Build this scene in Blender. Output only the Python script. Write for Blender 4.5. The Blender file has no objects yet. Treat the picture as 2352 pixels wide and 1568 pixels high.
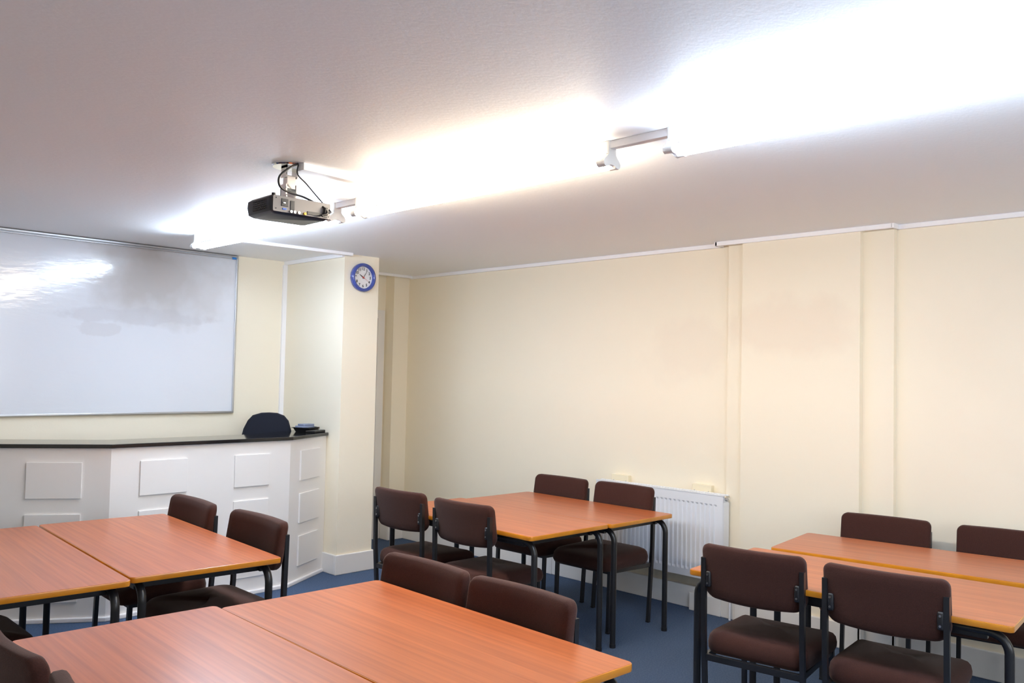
import bpy, bmesh, math, random
from mathutils import Vector, Matrix
random.seed(7)
S = bpy.context.scene
COL = S.collection

# ------------------------------------------------------------------ camera
YAW, PITCH, ROLL, FPX, EYE = 0.7849, 0.0391, 0.0211, 1973.94, 1.55
fw = Vector((math.sin(YAW)*math.cos(PITCH), math.cos(YAW)*math.cos(PITCH), math.sin(PITCH)))
rt = Vector((math.cos(YAW), -math.sin(YAW), 0)); up = rt.cross(fw)
r2 = rt*math.cos(ROLL) + up*math.sin(ROLL); u2 = -rt*math.sin(ROLL) + up*math.cos(ROLL)
cam_data = bpy.data.cameras.new('camera'); cam = bpy.data.objects.new('camera', cam_data)
COL.objects.link(cam)
cam_data.sensor_width = 36; cam_data.lens = FPX*36/2352; cam_data.clip_start = 0.02
M = Matrix((r2, u2, -fw)).transposed().to_4x4(); M.translation = Vector((0, 0, EYE))
cam.matrix_world = M
S.camera = cam

# ------------------------------------------------------------------ world, view, light levels
w = bpy.data.worlds.new('world'); S.world = w; w.use_nodes = True
w.node_tree.nodes['Background'].inputs[0].default_value = (0.9, 0.93, 1, 1)
w.node_tree.nodes['Background'].inputs[1].default_value = 0.3
S.view_settings.view_transform = 'Standard'; S.view_settings.look = 'None'
S.view_settings.gamma = 1; S.view_settings.use_curve_mapping = False
S.view_settings.exposure = 1.38
TUBE = 34.0                                   # emission strength of the fluorescent tubes
COOL, WARM = (0.75, 0.89, 1.08), (1.0, 0.85, 0.66)
PANE_GLOW = 3.0                                  # emission strength of the assumed, unseen panes behind the camera
S.cycles.use_denoising = True
S.cycles.max_bounces = 8; S.cycles.diffuse_bounces = 7
S.cycles.sample_clamp_indirect = 5
S.cycles.caustics_reflective = False; S.cycles.caustics_refractive = False

# ------------------------------------------------------------------ materials
def mat(name, col, rough=0.5, metal=0.0, spec=0.5, bump=None, mix=None, coat=0, sheen=0, emit=None, mscale=(1, 1, 1)):
    """bump=(scale, strength, distance)  mix=(colour2, scale, lo, hi) noise blend"""
    m = bpy.data.materials.new(name); m.use_nodes = True
    nt = m.node_tree; b = nt.nodes['Principled BSDF']
    b.inputs['Base Color'].default_value = (*col, 1); b.inputs['Roughness'].default_value = rough
    b.inputs['Metallic'].default_value = metal; b.inputs['Specular IOR Level'].default_value = spec
    b.inputs['Coat Weight'].default_value = coat; b.inputs['Coat Roughness'].default_value = 0.12
    if sheen:
        b.inputs['Sheen Weight'].default_value = sheen; b.inputs['Sheen Roughness'].default_value = 0.45
        b.inputs['Sheen Tint'].default_value = (1, 0.82, 0.75, 1)
    tc = nt.nodes.new('ShaderNodeTexCoord'); mp = nt.nodes.new('ShaderNodeMapping')
    mp.inputs['Scale'].default_value = mscale
    nt.links.new(tc.outputs['Object'], mp.inputs['Vector'])
    if mix:
        n = nt.nodes.new('ShaderNodeTexNoise'); n.inputs['Scale'].default_value = mix[1]; n.inputs['Detail'].default_value = 5
        nt.links.new(mp.outputs[0], n.inputs['Vector'])
        r = nt.nodes.new('ShaderNodeValToRGB')
        r.color_ramp.elements[0].position = mix[2]; r.color_ramp.elements[0].color = (*col, 1)
        r.color_ramp.elements[1].position = mix[3]; r.color_ramp.elements[1].color = (*mix[0], 1)
        nt.links.new(n.outputs['Fac'], r.inputs['Fac']); nt.links.new(r.outputs['Color'], b.inputs['Base Color'])
    if bump:
        n = nt.nodes.new('ShaderNodeTexNoise'); n.inputs['Scale'].default_value = bump[0]; n.inputs['Detail'].default_value = 4
        nt.links.new(mp.outputs[0], n.inputs['Vector'])
        bp = nt.nodes.new('ShaderNodeBump'); bp.inputs['Strength'].default_value = bump[1]; bp.inputs['Distance'].default_value = bump[2]
        nt.links.new(n.outputs['Fac'], bp.inputs['Height']); nt.links.new(bp.outputs['Normal'], b.inputs['Normal'])
    if emit:
        b.inputs['Emission Color'].default_value = (*emit[0], 1); b.inputs['Emission Strength'].default_value = emit[1]
    return m

def blob_mask(nt, vec, centre, radii, soft, nscale, namp):
    """soft irregular patch: 1 inside, 0 outside"""
    sub = nt.nodes.new('ShaderNodeVectorMath'); sub.operation = 'SUBTRACT'; sub.inputs[1].default_value = centre
    nt.links.new(vec, sub.inputs[0])
    div = nt.nodes.new('ShaderNodeVectorMath'); div.operation = 'DIVIDE'; div.inputs[1].default_value = radii
    nt.links.new(sub.outputs[0], div.inputs[0])
    ln = nt.nodes.new('ShaderNodeVectorMath'); ln.operation = 'LENGTH'; nt.links.new(div.outputs[0], ln.inputs[0])
    n = nt.nodes.new('ShaderNodeTexNoise'); n.inputs['Scale'].default_value = nscale; n.inputs['Detail'].default_value = 5
    nt.links.new(vec, n.inputs['Vector'])
    ma = nt.nodes.new('ShaderNodeMath'); ma.operation = 'MULTIPLY_ADD'; ma.inputs[1].default_value = namp; ma.inputs[2].default_value = -namp/2
    nt.links.new(n.outputs['Fac'], ma.inputs[0])
    ad = nt.nodes.new('ShaderNodeMath'); ad.operation = 'ADD'; nt.links.new(ln.outputs['Value'], ad.inputs[0]); nt.links.new(ma.outputs[0], ad.inputs[1])
    mr = nt.nodes.new('ShaderNodeMapRange'); mr.inputs['From Min'].default_value = 1+soft; mr.inputs['From Max'].default_value = 1-soft
    nt.links.new(ad.outputs[0], mr.inputs['Value'])
    return mr.outputs[0]

def patches(m, base, items):
    """add worn / repainted patches of other colours to a material"""
    nt = m.node_tree; b = nt.nodes['Principled BSDF']
    tc = nt.nodes.new('ShaderNodeTexCoord'); prev = None
    for colr, centre, radii, soft, ns, na, amount in items:
        mk = blob_mask(nt, tc.outputs['Object'], centre, radii, soft, ns, na)
        mu = nt.nodes.new('ShaderNodeMath'); mu.operation = 'MULTIPLY'; mu.inputs[1].default_value = amount
        nt.links.new(mk, mu.inputs[0])
        mx = nt.nodes.new('ShaderNodeMix'); mx.data_type = 'RGBA'
        if prev is None: mx.inputs['A'].default_value = (*base, 1)
        else: nt.links.new(prev, mx.inputs['A'])
        mx.inputs['B'].default_value = (*colr, 1)
        nt.links.new(mu.outputs[0], mx.inputs['Factor']); prev = mx.outputs['Result']
    nt.links.new(prev, b.inputs['Base Color'])
    return m

CREAM = (0.92, 0.845, 0.685)
m_wall = mat('cream_paint', CREAM, 0.75, spec=0.25, bump=(90, 0.25, 0.002))
m_wallr = mat('cream_paint_patched', CREAM, 0.7, spec=0.25, bump=(60, 0.3, 0.002), mscale=(1, 1, 0.35))
patches(m_wallr, CREAM, [
    ((0.80, 0.67, 0.54), (5.0, 2.55, 1.88), (1, 0.42, 0.17), 0.25, 5, 1.3, 0.32),
    ((0.78, 0.67, 0.56), (5.0, 3.35, 1.75), (1, 0.30, 0.22), 0.3, 4, 1.9, 0.22),
    ((0.84, 0.73, 0.58), (5.0, 1.2, 1.7), (1, 0.5, 0.5), 0.4, 3, 1.2, 0.3)])
m_ceil = mat('ceiling_paint', (0.92, 0.94, 0.96), 0.5, spec=0.5, bump=(45, 0.2, 0.004), mscale=(1, 1.6, 1))
m_white = mat('white_gloss_paint', (0.85, 0.83, 0.80), 0.35)
m_trim = mat('white_plastic_trim', (0.92, 0.91, 0.92), 0.4)
m_counter = mat('white_counter_paint', (0.84, 0.82, 0.80), 0.5, bump=(160, 0.12, 0.001))
m_carpet = mat('blue_carpet', (0.052, 0.084, 0.160), 0.95, spec=0.1, mix=((0.088, 0.130, 0.210), 120, 0.35, 0.7), bump=(300, 0.8, 0.004))
m_black = mat('black_metal', (0.012, 0.012, 0.014), 0.32, spec=0.5, bump=(220, 0.12, 0.001))
m_plastic = mat('black_plastic', (0.01, 0.01, 0.012), 0.4)
m_screw = mat('zinc_screw', (0.5, 0.5, 0.5), 0.3, metal=1)
m_fabric = mat('brown_fabric', (0.050, 0.017, 0.012), 0.85, spec=0.2, sheen=0.14, mix=((0.036, 0.012, 0.009), 260, 0.35, 0.7), bump=(420, 0.5, 0.002))
m_navy = mat('charcoal_fabric', (0.016, 0.018, 0.026), 0.92, spec=0.1, sheen=0.1, bump=(350, 0.5, 0.002))
m_lip = mat('amber_wood_lipping', (0.62, 0.235, 0.014), 0.28, mix=((0.48, 0.17, 0.012), 9, 0.35, 0.7), coat=0.4)
m_alu = mat('aluminium', (0.55, 0.56, 0.58), 0.35, metal=0.9)
m_chrome = mat('chrome', (0.78, 0.78, 0.78), 0.12, metal=1)
m_granite = mat('black_gloss_worktop', (0.010, 0.010, 0.011), 0.09, spec=0.6)
m_rad = mat('white_radiator_enamel', (0.84, 0.86, 0.90), 0.3)
m_clip = mat('blue_plastic', (0.02, 0.2, 0.6), 0.35)
m_clock = mat('blue_clock_rim', (0.055, 0.085, 0.34), 0.22, coat=0.5)
m_dial = mat('clock_dial', (0.85, 0.85, 0.84), 0.4)
m_ink = mat('dark_print', (0.03, 0.03, 0.03), 0.5)
m_red = mat('red_hand', (0.6, 0.04, 0.02), 0.4)
m_holder = mat('white_lamp_holder', (0.80, 0.79, 0.76), 0.4)
m_grey = mat('grey_projector_panel', (0.20, 0.19, 0.19), 0.4)
m_dark = mat('dark_projector_case', (0.018, 0.020, 0.030), 0.35)
m_socket = mat('cream_socket_plastic', (0.86, 0.78, 0.58), 0.35)
m_vga = mat('blue_port', (0.05, 0.15, 0.6), 0.4); m_yel = mat('yellow_port', (0.8, 0.45, 0.02), 0.4)
m_silver = mat('blue_grey_plastic', (0.25, 0.29, 0.42), 0.25, metal=0.2)
m_clear = mat('pale_plastic', (0.55, 0.6, 0.68), 0.15)
m_paper = mat('paper', (0.8, 0.8, 0.78), 0.8)

def wood(name, dark, light):
    m = bpy.data.materials.new(name); m.use_nodes = True; nt = m.node_tree; b = nt.nodes['Principled BSDF']
    b.inputs['Roughness'].default_value = 0.30; b.inputs['Specular IOR Level'].default_value = 0.5
    tc = nt.nodes.new('ShaderNodeTexCoord')
    def noise(sc, scale, det):
        mp = nt.nodes.new('ShaderNodeMapping'); mp.inputs['Scale'].default_value = sc; nt.links.new(tc.outputs['Object'], mp.inputs[0])
        n = nt.nodes.new('ShaderNodeTexNoise'); n.inputs['Scale'].default_value = scale; n.inputs['Detail'].default_value = det
        nt.links.new(mp.outputs[0], n.inputs['Vector']); return n.outputs['Fac']
    a = noise((58, 1.2, 1), 1.0, 3); c = noise((130, 3, 1), 1.0, 2); d = noise((5, 0.6, 1), 1.0, 2)
    m1 = nt.nodes.new('ShaderNodeMath'); m1.operation = 'MULTIPLY_ADD'; m1.inputs[1].default_value = 0.25
    nt.links.new(c, m1.inputs[0]); nt.links.new(a, m1.inputs[2])
    m2 = nt.nodes.new('ShaderNodeMath'); m2.operation = 'MULTIPLY_ADD'; m2.inputs[1].default_value = 0.35
    nt.links.new(d, m2.inputs[0]); nt.links.new(m1.outputs[0], m2.inputs[2])
    r = nt.nodes.new('ShaderNodeValToRGB'); e = r.color_ramp.elements
    e[0].position = 0.54; e[0].color = (*dark, 1); e[1].position = 1.02; e[1].color = (*light, 1)
    nt.links.new(m2.outputs[0], r.inputs['Fac']); nt.links.new(r.outputs['Color'], b.inputs['Base Color'])
    return m
m_wood = wood('teak_laminate', (0.32, 0.077, 0.024), (0.50, 0.140, 0.044))

def emission_mat(name, col, st):
    m = bpy.data.materials.new(name); m.use_nodes = True; nt = m.node_tree; nt.nodes.clear()
    o = nt.nodes.new('ShaderNodeOutputMaterial'); e = nt.nodes.new('ShaderNodeEmission')
    e.inputs[0].default_value = (*col, 1); e.inputs[1].default_value = st; nt.links.new(e.outputs[0], o.inputs[0]); m.cycles.emission_sampling = 'FRONT'; return m
m_cool = emission_mat('cool_fluorescent_tube', COOL, TUBE); m_warm = emission_mat('warm_fluorescent_tube', WARM, TUBE*1.05)
m_pane_glow = emission_mat('assumed_daylight', (0.85, 0.92, 1.0), PANE_GLOW)  # glow for the assumed panes, out of view

# ------------------------------------------------------------------ mesh helpers
class G:
    def __init__(s): s.bm = bmesh.new()
    def _merge(s, b, mtx=None):
        if mtx is not None: bmesh.ops.transform(b, matrix=mtx, verts=b.verts)
        me = bpy.data.meshes.new('t'); b.to_mesh(me); s.bm.from_mesh(me); bpy.data.meshes.remove(me); b.free(); return s
    def box(s, a, c, bev=0.0, seg=2, mtx=None):
        b = bmesh.new(); bmesh.ops.create_cube(b, size=1)
        a = Vector(a); c = Vector(c)
        for v in b.verts: v.co = Vector([(a[i]+c[i])/2 + v.co[i]*abs(c[i]-a[i]) for i in range(3)])
        if bev: bmesh.ops.bevel(b, geom=b.edges[:], offset=bev, segments=seg, affect='EDGES', profile=0.5)
        return s._merge(b, mtx)
    def prism(s, pts, z0, z1, bev=0.0, mtx=None, seg=2):
        """pts: CCW xy polygon"""
        b = bmesh.new(); lo = [b.verts.new((x, y, z0)) for x, y in pts]; hi = [b.verts.new((x, y, z1)) for x, y in pts]
        n = len(pts); b.faces.new(lo[::-1]); b.faces.new(hi)
        for i in range(n): b.faces.new((lo[i], lo[(i+1) % n], hi[(i+1) % n], hi[i]))
        if bev:
            es = [e for e in b.edges if abs(e.verts[0].co.z-e.verts[1].co.z) < 1e-6]
            bmesh.ops.bevel(b, geom=es, offset=bev, segments=seg, affect='EDGES', profile=0.5)
        return s._merge(b, mtx)
    def tube(s, path, r, n=12, square=None, caps=True, mtx=None):
        """round (or rectangular: square=(w, h)) tube swept along a path"""
        P = [Vector(p) for p in path]; b = bmesh.new(); rings = []
        ref = None
        for i, p in enumerate(P):
            d = (P[min(i+1, len(P)-1)] - P[max(i-1, 0)]).normalized()
            if ref is None:
                ref = Vector((0, 0, 1)) if abs(d.z) < 0.9 else Vector((1, 0, 0))
            sx = d.cross(ref).normalized(); sy = sx.cross(d).normalized(); ref = sy
            if square:
                hw, hh = square[0]/2, square[1]/2
                cs = [(-hw, -hh), (hw, -hh), (hw, hh), (-hw, hh)]
            else: cs = [(r*math.cos(2*math.pi*k/n), r*math.sin(2*math.pi*k/n)) for k in range(n)]
            rings.append([b.verts.new(p + sx*x + sy*y) for x, y in cs])
        k = len(rings[0])
        for i in range(len(rings)-1):
            for j in range(k): b.faces.new((rings[i][j], rings[i][(j+1) % k], rings[i+1][(j+1) % k], rings[i+1][j]))
        if caps: b.faces.new(rings[0][::-1]); b.faces.new(rings[-1])
        bmesh.ops.recalc_face_normals(b, faces=b.faces)
        return s._merge(b, mtx)
    def lathe(s, prof, n=32, mtx=None):
        """prof: (radius, z) list turned about z"""
        b = bmesh.new(); rings = []
        for r, z in prof: rings.append([b.verts.new((max(r, 1e-5)*math.cos(2*math.pi*k/n), max(r, 1e-5)*math.sin(2*math.pi*k/n), z)) for k in range(n)])
        for i in range(len(rings)-1):
            for j in range(n): b.faces.new((rings[i][j], rings[i][(j+1) % n], rings[i+1][(j+1) % n], rings[i+1][j]))
        bmesh.ops.recalc_face_normals(b, faces=b.faces)
        return s._merge(b, mtx)
    def loops(s, rings, closed=True, cap=False, mtx=None, weld=0):
        """skin a list of equal-length closed rings of 3-D points"""
        b = bmesh.new(); R = [[b.verts.new(p) for p in ring] for ring in rings]; k = len(R[0])
        m = len(R) if closed else len(R)-1
        for i in range(m):
            A, B = R[i], R[(i+1) % len(R)]
            for j in range(k): b.faces.new((A[j], A[(j+1) % k], B[(j+1) % k], B[j]))
        if cap: b.faces.new(R[0][::-1]); b.faces.new(R[-1])
        if weld: bmesh.ops.remove_doubles(b, verts=b.verts, dist=weld)
        bmesh.ops.recalc_face_normals(b, faces=b.faces)
        return s._merge(b, mtx)
    def make(s, name, m, parent=None, smooth=False, loc=None):
        me = bpy.data.meshes.new(name)
        if loc is not None: bmesh.ops.translate(s.bm, vec=-Vector(loc), verts=s.bm.verts)
        s.bm.to_mesh(me); s.bm.free()
        me.materials.append(m)
        if smooth:
            for p in me.polygons: p.use_smooth = True
        o = bpy.data.objects.new(name, me); COL.objects.link(o)
        if smooth == 'auto':
            try: me.set_sharp_from_angle(angle=math.radians(40))
            except Exception: pass
        if parent: o.parent = parent
        if loc is not None: o.location = loc
        return o

def tag(o, label=None, cat=None, group=None, kind=None):
    if label: o['label'] = label
    if cat: o['category'] = cat
    if group: o['group'] = group
    if kind: o['kind'] = kind
    return o
def struct(o, label=None, cat=None): return tag(o, label, cat, kind='structure')
def empty(name, loc, rz=0, **k):
    o = bpy.data.objects.new(name, None); COL.objects.link(o); o.location = loc; o.rotation_euler = (0, 0, rz)
    o.empty_display_size = 0.1
    return tag(o, **k)
def kids(o): return [c for c in bpy.data.objects if c.parent == o]
def copy_tree(o, parent=None):
    c = o.copy(); COL.objects.link(c); c.parent = parent
    if parent is not None: c.matrix_parent_inverse = o.matrix_parent_inverse.copy()
    for ch in kids(o): copy_tree(ch, c)
    return c
def rrect(x0, y0, x1, y1, r, n=6):
    p = []
    for cx, cy, a in ((x1-r, y0+r, -90), (x1-r, y1-r, 0), (x0+r, y1-r, 90), (x0+r, y0+r, 180)):
        for k in range(n+1):
            t = math.radians(a + 90*k/n); p.append((cx + r*math.cos(t), cy + r*math.sin(t)))
    return p
def RX(a): return Matrix.Rotation(a, 4, 'X')
def RY(a): return Matrix.Rotation(a, 4, 'Y')
def RZ(a): return Matrix.Rotation(a, 4, 'Z')
def TR(*v): return Matrix.Translation(Vector(v))

# ------------------------------------------------------------------ room shell
HC, XW, YB = 2.464, 5.066, 6.47
XL, YF = -1.7, -2.6
PX0, PX1, PY = 3.754, 4.079, 5.607
SX = 4.89                                    # left face of the stub at the passage
def shell(name, *boxes, m=m_wall, bev=0):
    g = G()
    for a, c in boxes: g.box(a, c, bev)
    return struct(g.make(name, m))
shell('floor', ((XL, YF, -0.1), (XW+0.15, 8.0, 0)), m=m_carpet)
shell('ceiling', ((XL-0.1, YF-0.1, HC), (XW+0.2, 8.1, HC+0.12)), m=m_ceil)
shell('wall_back', ((XL, YB, 0), (PX0+0.02, YB+0.15, HC)))
shell('wall_left', ((XL-0.15, YF-0.1, 0), (XL, 8.0, HC)))
shell('wall_right', ((XW, YF-0.1, 0), (XW+0.15, 8.0, HC)), m=m_wallr)
shell('wall_pillar', ((PX0, PY, 0), (PX1, 6.62, HC)))
shell('wall_stub', ((SX, YB, 0), (XW, 6.60, HC)))
shell('wall_recess', ((PX1, 6.60, 2.06), (XW, 6.75, HC)), ((4.80, 6.60, 0), (XW, 6.75, 2.06)), ((PX1, 6.70, 0), (4.80, 6.75, 2.06)))
shell('wall_front', ((XL, YF-0.15, 0), (XW, YF, 0.9)), ((XL, YF-0.15, 2.2), (XW, YF, HC)), ((XL, YF-0.15, 0.9), (-0.9, YF, 2.2)),
      ((1.0, YF-0.15, 0.9), (2.0, YF, 2.2)), ((3.9, YF-0.15, 0.9), (XW, YF, 2.2)))
for n, (a, b) in enumerate(((-0.9, 1.0), (2.0, 3.9)), 1):  # unseen windows, assumed; their glowing panes add daylight from behind the camera
    wn = empty('window_%d' % n, ((a+b)/2, YF-0.08, 0.9), kind='structure')
    g = G(); h = (b-a)/2
    g.box((-h, -0.03, 0), (h, 0.03, 0.06)); g.box((-h, -0.03, 1.24), (h, 0.03, 1.3)); g.box((-h, -0.03, 0.06), (-h+0.06, 0.03, 1.24))
    g.box((h-0.06, -0.03, 0.06), (h, 0.03, 1.24)); g.box((-0.03, -0.03, 0.06), (0.03, 0.03, 1.24)); g.make('window_frame', m_white, wn)
    G().box((-h, -0.06, 0), (h, -0.05, 1.3)).make('glowing_pane', m_pane_glow, wn)
# chimney breast steps on the right wall
shell('wall_breast', ((4.985, 2.114, 0), (XW, 2.885, HC)), ((5.028, 1.935, 0), (XW, 2.114, HC)), ((5.028, 2.885, 0), (XW, 3.012, HC)), m=m_wallr)
# door in the recess behind the pillar: white architrave, stop and panelled leaf
d = empty('door_1', (4.44, 6.60, 0), kind='structure')
g = G(); g.box((0.355, -0.022, 0), (0.432, 0.0, 2.135), 0.004); g.box((-0.355, -0.022, 2.055), (0.355, 0.0, 2.135), 0.004); g.box((0.335, -0.008, 0), (0.357, 0.055, 2.055), 0.003)
g.make('door_frame', m_white, d)
g = G().box((-0.355, 0.03, 0.005), (0.334, 0.07, 2.045), 0.002)
for z0, z1 in ((0.2, 0.9), (1.05, 1.9)): g.box((-0.25, 0.022, z0), (0.22, 0.032, z1), 0.004)
g.make('door_panel', m_white, d)

# ceiling trims and skirting boards
def strip(name, path, w_, h_, z, side=1, m=m_trim, bev=0.003):
    """boards laid against a wall: consecutive boxes between (x0,y0,x1,y1)"""
    g = G()
    for (x0, y0, x1, y1) in path: g.box((x0, y0, z), (x1, y1, z+h_), bev)
    return struct(g.make(name, m))
T = 0.028
strip('trim_1', [(XW-0.022, 3.07, XW, 6.43)], 0, T, HC-T)
strip('trim_2', [(4.972, 1.925, 4.992, 3.085), (4.972, 1.915, XW-0.001, 1.933), (4.972, 3.068, XW-0.001, 3.09)], 0, T, HC-T)
strip('trim_3', [(XW-0.022, YF, XW, 1.93)], 0, T, HC-T)
strip('trim_4', [(4.10, 6.395, XW-0.022, 6.43)], 0, 0.022, HC-0.022)
HB = 0.15
def skirt(name, path): return strip(name, path, 0, HB, 0, m=m_white, bev=0.005)
skirt('baseboard_right', [(XW-0.02, 3.03, XW, 4.56), (XW-0.02, YF, XW, 1.94)])
struct(G().box((XW-0.022, 4.56, 0), (XW, YB, 0.178), 0.004).make('baseboard_corner', m_white))
skirt('baseboard_breast', [(4.963, 2.094, 4.985, 2.905), (5.006, 1.915, 5.03, 2.11), (5.006, 2.89, 5.03, 3.03), (4.963, 2.09, 5.03, 2.114), (5.006, 1.912, 5.066, 1.936)])
skirt('baseboard_pillar', [(PX0-0.02, PY-0.02, PX1+0.02, PY), (PX1, PY, PX1+0.02, 6.6), (PX0-0.02, PY, PX0, 5.78)])
skirt('baseboard_stub', [(SX-0.02, YB-0.02, XW-0.022, YB), (SX-0.02, YB, SX, 6.578)])
skirt('baseboard_back', [(XL, YB-0.02, PX0, YB)])
skirt('baseboard_left', [(XL, YF, XL+0.02, YB-0.02)])

# surface cable trunking
g = G(); g.box((PX0-0.036, YB-0.022, 1.0), (PX0, YB, HC-0.03), 0.002)
tag(g.make('cable_trunking', m_trim), 'white vertical cable trunking in the corner between whiteboard wall and pillar', 'trunking')
g = G(); g.box((PX0-0.025, PY+0.0, HC-0.03), (PX0, YB, HC), 0.002)
tag(g.make('cable_trunking', m_trim), 'white cable trunking along the top of the pillar side above the counter', 'trunking')
def ceil_strip(p0, p1, wd, h):
    a = Vector((*p0, 0)); b = Vector((*p1, 0)); dd = b-a; L = dd.length; an = math.atan2(dd.y, dd.x)
    return G().box((0, -wd/2, HC-h), (L, wd/2, HC), 0.002, mtx=TR(a.x, a.y, 0) @ RZ(an))
tag(ceil_strip((2.625, 5.62), (PX0+0.03, 5.555), 0.04, 0.022).make('cable_trunking', m_trim), 'white ceiling trunking running from the far light fitting to the pillar', 'trunking')
tag(ceil_strip((1.985, 3.33), (2.575, 3.375), 0.05, 0.032).make('cable_trunking', m_trim), 'white ceiling trunking running from the projector mount to the middle light fitting', 'trunking')
tag(G().box((2.585, 2.09, HC-0.03), (2.615, 1.80, HC), 0.002).make('cable_trunking', m_trim), 'short white ceiling trunking joining the middle and nearest light fittings', 'trunking')
tag(G().box((2.585, 3.77, HC-0.03), (2.615, 3.97, HC), 0.002).make('cable_trunking', m_trim), 'short white ceiling trunking joining the far and middle light fittings', 'trunking')

# ------------------------------------------------------------------ fluorescent fittings
def holder(y, sgn, par):
    """bone-shaped twin lamp holder, sgn = direction in which the tubes leave"""
    pts = [(-0.024, 0.05), (-0.024, 0.012), (-0.020, 0.0), (-0.030, -0.010), (-0.045, -0.022), (-0.052, -0.034), (-0.050, -0.046), (-0.040, -0.053),
           (-0.026, -0.050), (-0.010, -0.040), (0.010, -0.040), (0.026, -0.050), (0.040, -0.053), (0.050, -0.046), (0.052, -0.034), (0.045, -0.022), (0.030, -0.010),
           (0.020, 0.0), (0.024, 0.012), (0.024, 0.05)]
    # polygon in local xz, extruded along y
    g = G().prism(pts, 0, 0.014, 0.002, mtx=TR(0, y+0.003 if sgn < 0 else y+0.011, -0.05) @ RX(math.pi/2))
    h = g.make('lamp_holder', m_holder, par)
    for x in (-0.036, 0.036):
        G().tube([(x, y+sgn*0.006, -0.086), (x, y+sgn*0.036, -0.086)], 0.0165, 16).make('lamp_socket', m_holder, h, smooth='auto')
def fitting(y0, y1, m, label):
    e = empty('fluorescent_light', (2.60, (y0+y1)/2, HC), label=label, cat='ceiling light', group='twin fluorescent fittings along the ceiling')
    h = (y1-y0)/2
    G().box((-0.025, -h, -0.046), (0.025, h, 0), 0.003).make('batten', m_holder, e)
    holder(-h, 1, e); holder(h, -1, e)
    for x in (-0.036, 0.036):
        G().tube([(x, -h+0.03+(2*h-0.06)*k/10, -0.086) for k in range(11)], 0.013, 10).make('fluorescent_tube', m, e, smooth='auto')
    return e
fitting(3.965, 5.665, m_cool, 'far twin fluorescent ceiling light with cool white tubes, just behind the projector')
fitting(2.075, 3.765, m_warm, 'middle twin fluorescent ceiling light with warm white tubes, right of the projector')
fitting(0.105, 1.80, m_cool, 'nearest twin fluorescent ceiling light, cool white, running off the upper right of the photo')

# ------------------------------------------------------------------ whiteboard
wb = empty('whiteboard', (0, YB, 0), label='large glossy whiteboard in a thin aluminium frame on the far wall', cat='whiteboard')
WX0, WX1, WZ0, WZ1 = 0.62, 3.292, 1.217, 2.447
m_board = mat('whiteboard_enamel', (0.78, 0.81, 0.87), 0.13, spec=0.6, bump=(20, 0.13, 0.006), mscale=(0.6, 1, 1.6))
patches(m_board, (0.78, 0.81, 0.87), [
    ((0.50, 0.46, 0.42), (2.65, 0, 2.20), (0.42, 1, 0.24), 0.5, 3.5, 2.2, 0.62),
    ((0.60, 0.60, 0.64), (2.55, 0, 1.93), (0.42, 1, 0.06), 0.16, 6, 2.4, 0.4),
    ((0.62, 0.61, 0.64), (2.25, 0, 1.82), (0.17, 1, 0.045), 0.12, 7, 2.2, 0.35),
    ((0.62, 0.60, 0.60), (3.05, 0, 2.15), (0.18, 1, 0.16), 0.4, 6, 2.4, 0.35)])
G().box((WX0, -0.016, WZ0), (WX1, -0.004, WZ1)).make('writing_surface', m_board, wb)
g = G(); f = 0.014
g.box((WX0-f, -0.026, WZ0-f), (WX1+f, -0.002, WZ0), 0.002); g.box((WX0-f, -0.026, WZ1), (WX1+f, -0.002, WZ1+f), 0.002)
g.box((WX0-f, -0.026, WZ0), (WX0, -0.002, WZ1), 0.002); g.box((WX1, -0.026, WZ0), (WX1+f, -0.002, WZ1), 0.002)
g.box((WX0-f, -0.034, WZ1-0.016), (WX1, -0.016, WZ1-0.008), 0.002)
g.make('frame', m_alu, wb)
tag(G().box((WX1-0.045, -0.038, WZ1-0.018), (WX1-0.01, -0.030, WZ1-0.002), 0.001).make('rail_clip', m_clip, wb), 'small blue clip at the corner of the frame')

# ------------------------------------------------------------------ wall clock
ck = empty('wall_clock', (3.921, PY, 2.291), label='round blue-rimmed wall clock with a white dial on the pillar', cat='clock')
toY = RX(math.pi/2)                           # local z -> world -y
G().lathe([(0.086, 0.012), (0.088, 0.030), (0.094, 0.036), (0.103, 0.036), (0.110, 0.030), (0.113, 0.018), (0.112, 0.0), (0.086, 0.0), (0.086, 0.012)], 48, toY).make('rim', m_clock, ck, smooth=True)
G().lathe([(0, 0.012), (0.087, 0.012), (0.087, 0.004), (0, 0.004)], 48, toY).make('dial', m_dial, ck)
for k in range(1, 13):
    g = G()
    cu = bpy.data.curves.new('numeral', 'FONT'); cu.body = str(k); cu.size = 0.029; cu.align_x = 'CENTER'; cu.align_y = 'CENTER'; cu.offset = 0.0009
    t = bpy.data.objects.new('numeral', cu); COL.objects.link(t)
    me = t.to_mesh(); a = math.radians(90-30*k)
    b = bmesh.new(); b.from_mesh(me); g._merge(b, toY @ TR(0.067*math.cos(a), 0.067*math.sin(a), 0.0128)); t.to_mesh_clear()
    bpy.data.objects.remove(t); bpy.data.curves.remove(cu)
    g.make('numeral', m_ink, ck)
def hand(deg, L, wd, z, m, nm, back=0.012):
    a = math.radians(90-deg)
    G().prism([(-back, -wd/2), (L*0.5, -wd/2), (L, -wd/5), (L, wd/5), (L*0.5, wd/2), (-back, wd/2)], z, z+0.001, mtx=toY @ RZ(a)).make(nm, m, ck)
hand(303, 0.042, 0.007, 0.015, m_ink, 'hour_hand'); hand(33, 0.064, 0.004, 0.017, m_ink, 'minute_hand'); hand(122, 0.060, 0.0015, 0.019, m_red, 'second_hand', 0.02)
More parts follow.
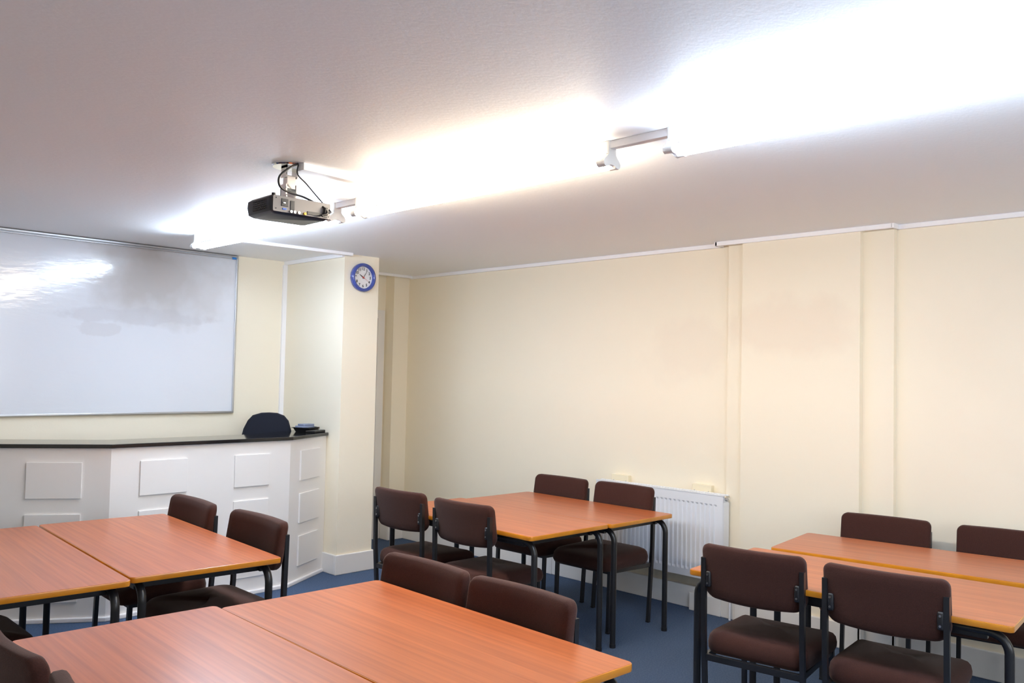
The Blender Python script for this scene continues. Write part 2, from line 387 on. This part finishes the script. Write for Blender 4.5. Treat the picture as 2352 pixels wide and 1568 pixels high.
G().lathe([(0, 0.022), (0.005, 0.021), (0.005, 0.013), (0, 0.013)], 16, toY).make('hub', m_red, ck)

# ------------------------------------------------------------------ counter
ct = empty('counter', (2.6, 5.8, 0), label='white panelled front counter with angled ends and a black top, below the whiteboard', cat='counter')
C0 = (2.6, 5.8)
K = [(1.10, 6.462), (1.10, 6.089), (2.018, 5.480), (3.272, 5.505), (3.752, 5.785)]
def off(poly, dist):
    """offset an open polyline to its left (towards +y)"""
    out = []
    for i, p in enumerate(poly):
        ds = []
        if i > 0: ds.append((Vector(poly[i])-Vector(poly[i-1])).normalized())
        if i < len(poly)-1: ds.append((Vector(poly[i+1])-Vector(poly[i])).normalized())
        n = Vector((0, 0))
        for d_ in ds: n += Vector((-d_.y, d_.x))
        n.normalize(); c = n.dot(Vector((-ds[0].y, ds[0].x)))
        out.append(tuple(Vector(p) + n*dist/c))
    return out
def rel(poly): return [(x-C0[0], y-C0[1]) for x, y in poly]
def ribbon(name, d0, d1, z0, z1, m, bev=0.0, endx=None):
    a = off(K, d0); b = off(K, d1)
    if endx is not None:
        a[-1] = (endx, a[-1][1] + (endx-a[-1][0])*0.58); b[-1] = (endx, b[-1][1] + (endx-b[-1][0])*0.58)
    pts = rel(a) + rel(b)[::-1]
    return G().prism(pts, z0, z1, bev).make(name, m, ct)
ribbon('front_panel', 0.0, 0.03, 0.0, 1.050, m_counter, endx=3.752)
ribbon('worktop', -0.022, 0.34, 1.050, 1.074, m_granite, 0.004, endx=3.752)
ribbon('kick_trim', -0.018, 0.0, 0.0, 0.028, m_trim, 0.006, endx=3.733)
Kv = [Vector(p) for p in K]
def panels(i, spans, from_start=True):
    a, b = Kv[i], Kv[i+1]; dd = (b-a).normalized(); an = math.atan2(dd.y, dd.x)
    for s0, s1 in spans:
        for z0, z1 in ((0.745, 0.963), (0.434, 0.650), (0.122, 0.340)):
            G().box((s0, -0.012, z0), (s1, 0.0, z1), 0.002, mtx=TR(a.x-C0[0], a.y-C0[1], 0) @ RZ(an)).make('raised_panel', m_counter, ct)
L0 = (Kv[2]-Kv[1]).length
e1 = 0.621                                   # seg1 measured from its right end (0.62 long to the frame edge)
panels(1, [(L0-e1+0.148, L0-e1+0.460), (L0-e1-0.52, L0-e1-0.21)])
panels(2, [(0.178, 0.486), (0.820, 1.085)])
panels(3, [(0.142, 0.440)])

# things on the counter
tr = empty('letter_tray', (3.652, 5.925, 1.0745), 0.52, label='black shallow tray with flared rim on the right end of the counter', cat='tray')
o_, i_ = 0.0, 0.003
def rr(hx, hy, z, r=0.012): return [(x, y, z) for x, y in rrect(-hx, -hy, hx, hy, r, 3)]
G().loops([rr(0.070, 0.055, 0), rr(0.085, 0.07, 0.030), rr(0.096, 0.08, 0.032), rr(0.096, 0.08, 0.035), rr(0.082, 0.067, 0.033), rr(0.072, 0.052, 0.004)], closed=False, cap=True).make('tray_shell', m_plastic, tr)
bk = G().box((-0.085, -0.04, 0), (0.085, 0.04, 0.017), 0.004)
tag(bk.make('wallet_folder', m_plastic, loc=(0, 0, 0)), 'black zipped folder lying beside the tray at the counter end', 'folder')
fo = bpy.data.objects['wallet_folder']; fo.location = (3.668, 5.808, 1.0745+0.0); fo.rotation_euler = (0, 0, 0.5)
b1 = G().box((-0.06, -0.04, 0), (0.06, 0.04, 0.026), 0.005).make('plastic_case', m_clear, smooth='auto')
tag(b1, 'pale grey-blue plastic case resting in the black tray', 'case'); b1.location = (3.645, 5.925, 1.079); b1.rotation_euler = (0, 0, 0.52)
b1b = G().box((-0.065, -0.042, 0), (0.065, 0.042, 0.016), 0.004).make('plastic_case', m_silver, smooth='auto')
tag(b1b, 'grey plastic case in the middle of the small stack on the tray', 'case'); b1b.location = (3.642, 5.925, 1.1052); b1b.rotation_euler = (0, 0, 0.25)
b2 = G().box((-0.055, -0.035, 0), (0.055, 0.035, 0.014), 0.004).make('calculator', m_silver, smooth='auto')
tag(b2, 'small blue-grey pocket device topmost on the stack in the black tray', 'device'); b2.location = (3.652, 5.925, 1.1214); b2.rotation_euler = (0, 0, 0.15)

# ------------------------------------------------------------------ office chair behind the counter
oc = empty('office_chair', (3.425, 6.10, 0), -0.62, label='charcoal office swivel chair behind the counter, only its rounded back showing', cat='chair')
def pad_surface(outline, thick, bend, n=1):
    pass
# back: rounded trapezoid (xz), facing -y, 60 mm thick
def back_ring(sc, y):
    pts = []
    prof = [(-0.215, 0.0), (-0.215, 0.06), (-0.208, 0.14), (-0.190, 0.22), (-0.160, 0.285), (-0.125, 0.325), (-0.06, 0.345), (0.0, 0.348), (0.06, 0.345), (0.115, 0.325),
            (0.150, 0.285), (0.170, 0.22), (0.188, 0.14), (0.202, 0.06), (0.205, 0.0), (0.18, -0.035), (0.10, -0.05), (-0.10, -0.05), (-0.19, -0.035)]
    for x, z in prof:
        zz = (z-0.16)*sc + 0.16; xx = x*sc
        pts.append((xx, y - 0.6*xx*xx, 0.87+zz))
    return pts
G().loops([back_ring(0.86, 0.062), back_ring(0.96, 0.056), back_ring(1, 0.035), back_ring(0.985, 0.01), back_ring(0.9, 0.0)], closed=False, cap=True).make('backrest', m_navy, oc, smooth=True)
g = G(); g.loops([[(x, y, z) for x, y in rrect(-0.24*s_, -0.44-0.0*s_, 0.24*s_, -0.02, 0.08, 5)] for s_, z in ((0.9, 0.44), (1, 0.455), (1, 0.50), (0.93, 0.515))], closed=False, cap=True).make('seat', m_navy, oc, smooth='auto')
G().tube([(0, 0.05, 0.93), (0, 0.10, 0.80), (0, 0.10, 0.55), (0, 0.04, 0.43), (0, -0.2, 0.425)], 0.0, square=(0.06, 0.012)).make('back_stem', m_plastic, oc)
G().tube([(0, -0.23, 0.10), (0, -0.23, 0.43)], 0.025, 16).make('gas_lift', m_plastic, oc)
g = G()
for k in range(5):
    a = 2*math.pi*k/5 + 0.3; g.tube([(0, -0.23, 0.11), (0.24*math.cos(a), -0.23+0.24*math.sin(a), 0.075)], 0.018, 8)
g.make('star_base', m_plastic, oc)
for k in range(5):
    a = 2*math.pi*k/5 + 0.3; x, y = 0.24*math.cos(a), -0.23+0.24*math.sin(a)
    G().tube([(x-0.02, y, 0.028), (x+0.02, y, 0.028)], 0.028, 14).tube([(x, y, 0.03), (x, y, 0.08)], 0.008, 8).make('caster', m_plastic, oc)

# ------------------------------------------------------------------ radiator and sockets
rd = empty('radiator', (4.95, 3.515, 0), label='white fluted panel radiator on the right wall behind the centre tables', cat='radiator')
RL, Z0, Z1 = 0.53, 0.235, 0.795
n_fl = 28; ys = []; pitch = (2*RL-0.07)/n_fl
prof = [(-RL, 0.0)]
for k in range(n_fl):
    y = -RL+0.035 + k*pitch
    prof += [(y, 0.0), (y+pitch*0.30, 0.0), (y+pitch*0.42, 0.010), (y+pitch*0.88, 0.010), (y+pitch, 0.0)]
prof += [(RL, 0.0)]
b = bmesh.new()
def row(z, k): return [b.verts.new((x*k, y, z)) for y, x in prof]
rows = [row(Z0, 0), row(Z0+0.045, 0), row(Z0+0.06, 1), row(Z1-0.075, 1), row(Z1-0.062, 0), row(Z1, 0)]
for r0, r1 in zip(rows, rows[1:]):
    for j in range(len(r0)-1): b.faces.new((r0[j], r0[j+1], r1[j+1], r1[j]))
bmesh.ops.recalc_face_normals(b, faces=b.faces)
g = G(); g._merge(b); g.box((0.011, -RL, Z0), (0.016, RL, Z1)); g.make('front_panel', m_rad, rd)
G().box((0.016, -RL, Z0), (0.06, RL, Z1-0.02)).make('convector', m_rad, rd)
g = G()
g.box((-0.003, -RL-0.002, Z1-0.004), (0.012, RL+0.002, Z1+0.004), 0.001); g.box((0.055, -RL-0.002, Z1-0.004), (0.07, RL+0.002, Z1+0.004), 0.001)
for k in range(46):
    y = -RL + (k+0.5)*2*RL/46; g.box((0.012, y-0.003, Z1-0.004), (0.055, y+0.003, Z1+0.002))
g.make('top_grille', m_rad, rd)
for sy in (-1, 1):
    G().box((0.0, sy*(RL+0.001)-0.003, Z0+0.01), (0.066, sy*(RL+0.001)+0.003, Z1-0.045), 0.001).make('side_panel', m_rad, rd)
    G().tube([(0.03, sy*(RL-0.004), Z1-0.025), (0.03, sy*(RL+0.018), Z1-0.025)], 0.012, 12).make('bleed_valve', m_alu if sy < 0 else m_rad, rd)
    g = G().tube([(0.035, sy*(RL-0.01), Z0+0.03), (0.035, sy*(RL+0.035), Z0+0.03)], 0.011, 12); g.tube([(0.035, sy*(RL+0.035), Z0+0.06), (0.035, sy*(RL+0.035), 0.0)], 0.0075, 10)
    g.make('valve_pipe', m_rad, rd)
for y in (-0.33, 0.33): G().box((0.061, y-0.025, 0.3), (0.114, y+0.025, 0.7)).make('wall_bracket', m_rad, rd)
tag(G().box((5.0, 3.03, 0), (XW-0.02, 3.27, 0.118), 0.004).make('pipe_box', m_white), 'small white pipe box on the skirting at the right end of the radiator', 'pipe box')
def socket(y0, y1, lab):
    e = empty('wall_socket', (XW, (y0+y1)/2, 0.80), label=lab, cat='socket', group='socket boxes above the radiator')
    h = (y1-y0)/2
    G().box((-0.032, -h, -0.045), (0, h, 0.040), 0.003).make('back_box', m_socket, e)
    G().box((-0.040, -h-0.001, -0.046), (-0.032, h+0.001, 0.041), 0.003).make('face_plate', m_socket, e)
    for s_ in (-1, 1): G().tube([(-0.0415, s_*0.055, 0), (-0.038, s_*0.055, 0)], 0.004, 10).make('screw', m_alu, e)
socket(3.815, 3.965, 'cream double socket box showing above the left half of the radiator')
socket(3.125, 3.272, 'cream double socket box showing above the right end of the radiator')

# ------------------------------------------------------------------ projector
pj = empty('projector', (1.985, 3.42, 2.21), math.radians(-2), label='dark ceiling-hung projector with a grey rear port panel', cat='projector')
def slab(hx, y0, y1, z, r=0.02): return [(x, y, z) for x, y in rrect(-hx, y0, hx, y1, r, 4)]
G().loops([slab(0.125, -0.105, 0.09, 0.012, 0.012), slab(0.142, -0.116, 0.108, 0.022, 0.015), slab(0.148, -0.118, 0.115, 0.055, 0.02), slab(0.146, -0.117, 0.113, 0.082, 0.02), slab(0.135, -0.108, 0.10, 0.092, 0.02)], closed=False, cap=True).make('casing', m_dark, pj, smooth='auto')
G().prism(rrect(-0.138, 0.020, 0.140, 0.088, 0.006, 3), 0, 0.004, mtx=TR(0, -0.118, 0) @ RX(math.pi/2)).make('rear_panel', m_grey, pj)
def port(x0, z0, x1, z1, m, nm, d_=0.003): return G().box((x0, -0.1225-d_, z0), (x1, -0.121, z1), 0.001).make(nm, m, pj)
port(-0.10, 0.045, -0.068, 0.078, m_plastic, 'power_inlet'); port(-0.094, 0.056, -0.082, 0.062, m_screw, 'inlet_pin', 0.006)
port(-0.095, 0.030, -0.076, 0.037, m_vga, 'video_port')
port(0.024, 0.025, 0.092, 0.040, m_plastic, 'port_recess'); port(0.10, 0.024, 0.125, 0.044, m_plastic, 'lock_slot')
port(-0.058, 0.034, -0.038, 0.074, m_plastic, 'label_recess')
for k, (x, m_) in enumerate(((-0.055, m_screw), (-0.038, m_screw), (-0.018, m_screw), (0.012, m_yel))):
    G().tube([(x, -0.121, 0.026), (x, -0.131, 0.026)], 0.006, 12).make('jack', m_, pj)
for x, z in ((-0.125, 0.078), (-0.125, 0.032), (0.132, 0.030)): G().tube([(x, -0.121, z), (x, -0.1235, z)], 0.003, 10).make('screw', m_plastic, pj)
g = G()
for k in range(9):
    for j in range(5): g.box((-0.1495, -0.075+k*0.014, 0.034+j*0.009), (-0.147, -0.066+k*0.014, 0.038+j*0.009))
g.make('vent_grille', m_plastic, pj)
G().tube([(0.06, 0.113, 0.05), (0.06, 0.128, 0.05)], 0.028, 24).make('lens', m_plastic, pj)
G().tube([(-0.12, -0.09, 0.09), (-0.12, -0.09, 0.103)], 0.009, 12).make('foot', m_plastic, pj)
mt = empty('projector_mount', (1.985, 3.42, HC), 0, label='chrome ceiling bracket holding up the projector', cat='bracket')
G().lathe([(0, -0.006), (0.075, -0.006), (0.08, 0), (0, 0)], 32).make('ceiling_plate', m_chrome, mt)
g = G()
g.box((-0.030, -0.022, -0.055), (-0.024, 0.022, -0.006)); g.box((0.024, -0.022, -0.055), (0.030, 0.022, -0.006)); g.box((-0.03, -0.022, -0.012), (0.03, 0.022, -0.006))
g.make('upper_yoke', m_chrome, mt)
G().box((-0.022, -0.018, -0.105), (0.022, 0.018, -0.045), 0.002).make('column', m_chrome, mt)
g = G()
g.box((-0.030, -0.024, -0.158), (-0.024, 0.024, -0.085)); g.box((0.022, -0.024, -0.158), (0.028, 0.024, -0.085)); g.box((-0.03, 0.018, -0.15), (0.028, 0.024, -0.09))
g.make('lower_yoke', m_chrome, mt)
G().lathe([(0, -0.157), (0.055, -0.157), (0.06, -0.152), (0.03, -0.146), (0, -0.146)], 28).make('swivel_disc', m_chrome, mt, smooth='auto')
for a in (40, 140, 220, 320):
    ca, sa = math.cos(math.radians(a)), math.sin(math.radians(a))
    G().tube([(0.03*ca, 0.03*sa, -0.156), (0.10*ca, 0.085*sa, -0.159)], 0, square=(0.016, 0.003)).make('support_arm', m_chrome, mt)
for z, s_ in ((-0.03, -1), (-0.03, 1), (-0.10, -1), (-0.14, -1)): G().tube([(s_*0.027, -0.022, z), (s_*0.027, -0.027, z)], 0.004, 10).make('bolt', m_screw, mt)
def smooth_path(pts, n=10):
    P = [Vector(p) for p in pts]; out = []
    Q = [P[0]] + P + [P[-1]]
    for i in range(1, len(Q)-2):
        for k in range(n):
            t = k/n; a, b_, c, d_ = Q[i-1], Q[i], Q[i+1], Q[i+2]
            out.append(0.5*((2*b_) + (c-a)*t + (2*a-5*b_+4*c-d_)*t*t + (3*b_-a-3*c+d_)*t**3))
    out.append(P[-1]); return out
c1 = G().tube(smooth_path([(1.975, 3.335, HC-0.004), (1.93, 3.32, HC-0.03), (1.885, 3.33, HC-0.075), (1.90, 3.35, HC-0.115), (1.96, 3.37, HC-0.13), (2.02, 3.36, HC-0.14), (2.07, 3.33, HC-0.165), (2.085, 3.285, HC-0.19), (2.09, 3.27, HC-0.215), (2.06, 3.268, 2.235)]), 0.0045, 10)
c1.make('signal_cable', m_plastic, smooth=True); tag(bpy.data.objects['signal_cable'], 'thick black cable looping left around the projector mount', 'cable')
G().box((2.081, 3.273, HC-0.222), (2.099, 3.291, HC-0.188), 0.004).make('ferrite_core', m_plastic, bpy.data.objects['signal_cable'])
c2 = G().tube(smooth_path([(1.98, 3.34, HC-0.006), (1.975, 3.335, HC-0.05), (2.02, 3.335, HC-0.085), (2.07, 3.325, HC-0.135), (2.11, 3.30, HC-0.185), (2.118, 3.28, HC-0.205), (2.105, 3.282, 2.255)]), 0.003, 10)
tag(c2.make('power_cable', m_plastic, smooth=True), 'thin black cable dropping straight to the right end of the projector', 'cable')

# ------------------------------------------------------------------ tables
def table(cx, cy, L, W, rz, label, group, ht=0.71):
    """cx, cy: centre; long side along local y"""
    e = empty('table', (cx, cy, 0), rz, label=label, cat='table', group=group)
    hw, hl, th = W/2, L/2, 0.025
    def ring(o, z): return [(x, y, z) for x, y in rrect(-hw+o, -hl+o, hw-o, hl-o, max(0.022-o, 0.004), 5)]
    G().prism([(x, y) for x, y, _ in ring(0.0028, 0)], ht-th+0.001, ht).make('tabletop', m_wood, e)
    G().loops([ring(0.0055, ht-0.0006), ring(0.0030, ht-0.0006), ring(0.0006, ht-0.0018), ring(0, ht-0.005), ring(0, ht-th+0.006), ring(0.0015, ht-th+0.0015), ring(0.0055, ht-th)], closed=True).make('edge_lipping', m_lip, e, smooth='auto')
    lx, zt = hw-0.052, ht-th-0.018
    R_ = 0.07
    for sx in (-1, 1):
        for sy in (-1, 1):
            ye = sy*(hl-0.022)
            path = [(sx*lx, sy*(hl-0.30), zt), (sx*lx, ye-sy*R_, zt)]
            for k in range(1, 9):
                a = math.radians(90*k/8); path.append((sx*lx, ye-sy*R_+sy*R_*math.sin(a), zt-R_+R_*math.cos(a)))
            path += [(sx*lx, ye, 0.012)]
            lg = G().tube(path, 0.0165, 16).make('leg', m_black, e, smooth='auto')
            G().tube([(sx*lx, ye, 0.0), (sx*lx, ye, 0.02)], 0.018, 14).make('foot_cap', m_plastic, lg)
    g = G()
    for sx in (-1, 1): g.box((sx*lx-0.012, -hl+0.09, ht-th-0.045), (sx*lx+0.012, hl-0.09, ht-th-0.001), 0.002)
    for sy in (-1, 1): g.box((-lx+0.012, sy*(hl-0.12)-0.012, ht-th-0.045), (lx-0.012, sy*(hl-0.12)+0.012, ht-th-0.001), 0.002)
    g.make('frame', m_black, e)
    return e
def tbl(corner, rz, L, W, label, group, ht=0.71, side=1):
    """corner = near right corner (x max, y min) of the table in its own frame"""
    c = Vector((corner[0], corner[1], 0)) + RZ(rz).to_3x3() @ Vector((-W/2, L/2, 0))
    return table(c.x, c.y, L, W, rz, label, group, ht)
R = math.radians
tbl((2.088, 1.548), R(-1.4), 1.315, 0.672, 'foreground table on the right, orange-brown top with two chairs against it', 'foreground pair of tables')
tbl((1.408, 1.600), R(-2.0), 1.320, 0.650, 'foreground table on the left, its top running off the bottom of the photo', 'foreground pair of tables')
tbl((2.039, 3.470), R(-3.4), 1.475, 0.652, 'table before the counter, right of its pair, with two chairs on its right', 'pair of tables before the counter')
tbl((1.375, 3.470), R(-3.4), 1.500, 0.650, 'table before the counter, left of its pair, cut by the left photo edge', 'pair of tables before the counter')
tbl((4.523, 3.077), R(-0.4), 1.264, 0.608, 'centre back table on the right of its pair, beside the radiator', 'pair of tables in the far middle')
tbl((3.912, 3.095), R(-1.0), 1.300, 0.640, 'centre back table on the left of its pair, with two chairs backing towards us', 'pair of tables in the far middle')
tbl((3.398+0.682, 0.955), R(5.2), 1.262, 0.690, 'right hand table nearer us, with two chairs turned away in front', 'pair of tables by the right wall')
tbl((4.705, 1.040), R(7.3), 1.185, 0.560, 'right hand table next to the wall, standing slightly higher than its neighbour', 'pair of tables by the right wall', ht=0.716)

# ------------------------------------------------------------------ stacking chairs
def make_chair():
    """faces +x, rear posts at x = 0, base on the floor"""
    e = empty('chair', (0, 0, 0))
    PW = 0.228                                   # half distance between the rear posts
    def post(s_):
        return [(0.035, s_*PW, 0.006), (0.012, s_*PW, 0.30), (0.0, s_*PW, 0.46), (-0.006, s_*PW, 0.767)]
    for s_ in (-1, 1):
        lg = G().tube(post(s_), 0, square=(0.021, 0.021)).make('rear_leg', m_black, e)
        G().box((0.024, s_*PW-0.012, 0), (0.047, s_*PW+0.012, 0.012), 0.002).make('foot_cap', m_plastic, lg)
        lg = G().tube([(0.425, s_*0.215, 0.006), (0.415, s_*0.215, 0.375)], 0, square=(0.021, 0.021)).make('front_leg', m_black, e)
        G().box((0.414, s_*0.215-0.012, 0), (0.437, s_*0.215+0.012, 0.012), 0.002).make('foot_cap', m_plastic, lg)
    g = G()
    g.box((0.0, -PW, 0.335), (0.020, PW, 0.362), 0.002); g.box((0.406, -0.205, 0.345), (0.424, 0.205, 0.370), 0.002)
    for s_ in (-1, 1): g.tube([(0.01, s_*(PW-0.006), 0.350), (0.415, s_*0.212, 0.360)], 0, square=(0.018, 0.025))
    g.make('seat_frame', m_black, e)
    # seat pad: rounded, narrower at the rear, domed with a waterfall front
    def seat_ring(k, z, dome=0.0):
        pts = []
        for x, y in rrect(-0.5, -0.5, 0.5, 0.5, 0.13, 6):
            t = x+0.5; hw = 0.232+0.004*t
            X = 0.012 + 0.462*((x)*k+0.5); Y = 2*y*hw*k
            zz = z + dome*(1-(2*y*k)**2)*0.5 - 0.022*max(0, (t-0.72)/0.28)**2*(1 if z > 0.40 else 0.15)
            pts.append((X, Y, zz))
        return pts
    G().loops([seat_ring(0.90, 0.364), seat_ring(0.97, 0.366), seat_ring(1.0, 0.382), seat_ring(1.005, 0.408), seat_ring(0.985, 0.432), seat_ring(0.94, 0.446, 0.002),
               seat_ring(0.85, 0.455, 0.006), seat_ring(0.7, 0.460, 0.008), seat_ring(0.45, 0.463, 0.010), seat_ring(0.15, 0.465, 0.010), seat_ring(0.02, 0.465, 0.010)],
              closed=False, cap=True).make('seat', m_fabric, e, smooth=True)
    # back pad: curved in plan, rounded corners
    def back_pts(k, dx):
        pts = []
        W2, H2 = 0.238, 0.112
        out = []
        for (cx, cy, r, a) in ((W2-0.055, -H2+0.055, 0.055, -90), (W2-0.032, H2-0.032, 0.032, 0), (-W2+0.032, H2-0.032, 0.032, 90), (-W2+0.055, -H2+0.055, 0.055, 180)):
            for i in range(7):
                t = math.radians(a+90*i/6); out.append((cx+r*math.cos(t), cy+r*math.sin(t)))
        # add intermediate points along the long edges
        full = []
        for i, p in enumerate(out):
            q = out[(i+1) % len(out)]; full.append(p)
            if abs(q[0]-p[0]) > 0.1:
                for j in range(-5, 6): full.append(((-1 if q[0] < p[0] else 1)*j*0.034, p[1]))
        for y, z in full:
            f_ = 1-(1-k)*(0.5 if abs(y) > 0.1 else 0.6)
            yy = y*(1-(1-k)*0.35); zz = z*(1-(1-k)*0.8)
            x = -0.002 + dx + 0.48*yy*yy - 0.16*(zz)*(1 if True else 0)
            zz -= 0.012*(1-(yy/0.238)**2)*max(0, 1-(1-k)*0.8)*(1 if z < -0.05 else 0)
            pts.append((x, yy, 0.713+zz))
        return pts
    G().loops([back_pts(-0.25, -0.026), back_pts(0.1, -0.026), back_pts(0.5, -0.026), back_pts(0.85, -0.025), back_pts(0.96, -0.021), back_pts(1.0, -0.013), back_pts(1.0, 0.006), back_pts(0.96, 0.015), back_pts(0.88, 0.020), back_pts(0.5, 0.023), back_pts(0.1, 0.024), back_pts(-0.25, 0.024)],
              closed=False, weld=0.0008).make('backrest', m_fabric, e, smooth=True)
    for s_ in (-1, 1):
        br = G().box((-0.016, min(s_*(PW-0.008), s_*(PW-0.036)), 0.645), (0.022, max(s_*(PW-0.010), s_*(PW-0.034)), 0.712), 0.008, 3).make('bracket', m_plastic, e, smooth='auto')
        for z in (0.661, 0.697):
            G().tube([(-0.0155, s_*(PW-0.022), z), (-0.0185, s_*(PW-0.022), z)], 0.0045, 10).make('screw', m_screw, br)
    return e
proto = make_chair(); used = [False]
def chair(x, y, deg, label, group, sy=1.0, sz=1.02):
    o = proto if not used[0] else copy_tree(proto)
    used[0] = True
    o.location = (x, y, 0); o.rotation_euler = (0, 0, R(deg)); o.scale = (1, sy, sz)
    return tag(o, label, 'chair', group)
GM = 'chairs at the far middle tables'; GR = 'chairs at the right wall tables'; GN = 'chairs at the foreground tables'; GL = 'chairs at the tables before the counter'
chair(3.235, 4.175, 3.5, 'brown chair nearest the pillar, its back to us at the far middle tables', GM, 0.93)
chair(3.225, 3.590, 2.3, 'brown chair with its back to us at the far middle tables, nearer the foreground', GM, 0.96)
chair(4.620, 4.090, 181, 'brown chair facing us beyond the far middle tables, left of the radiator', GM, 1.0, 1.012)
chair(4.580, 3.500, 180, 'brown chair facing us directly in front of the radiator', GM, 0.99, 1.025)
chair(3.288, 1.843, 7.4, 'brown chair with its back to us at the right tables, the one nearest the radiator', GR, 0.935)
chair(3.328, 1.314, 6.9, 'brown chair with its back to us in the lower right corner of the photo', GR, 0.955)
chair(4.830, 1.900, 188, 'brown chair facing us against the right wall, in front of the wall recess', GR, 0.97, 0.99)
chair(4.915, 1.320, 189, 'brown chair facing us against the right wall, cut by the right photo edge', GR, 0.97, 0.99)
chair(2.172, 2.620, 180, 'brown chair at the right side of the foreground table, the farther of the two', GN, 1.04, 0.99)
chair(2.166, 2.093, 180, 'brown chair at the right side of the foreground table, the nearer of the two', GN, 1.04, 0.99)
chair(2.165, 4.640, 178, 'brown chair beside the counter-side tables, farther from us, nearest the counter', GL, 1.15, 1.0)
chair(2.165, 3.915, 179, 'brown chair at the right of the counter-side tables, the nearer one', GL, 1.13, 1.005)
chair(0.690, 2.522, 0, 'brown chair in the lower left corner, only the top of its back showing', GN, 1.0)
chair(0.700, 1.960, 0, 'brown chair at the bottom edge near the left corner, only a back corner peeping up', GN, 1.0)
chair(0.700, 4.110, 0, 'brown chair at the left photo edge, only its dark seat showing under the table', GL, 1.0)
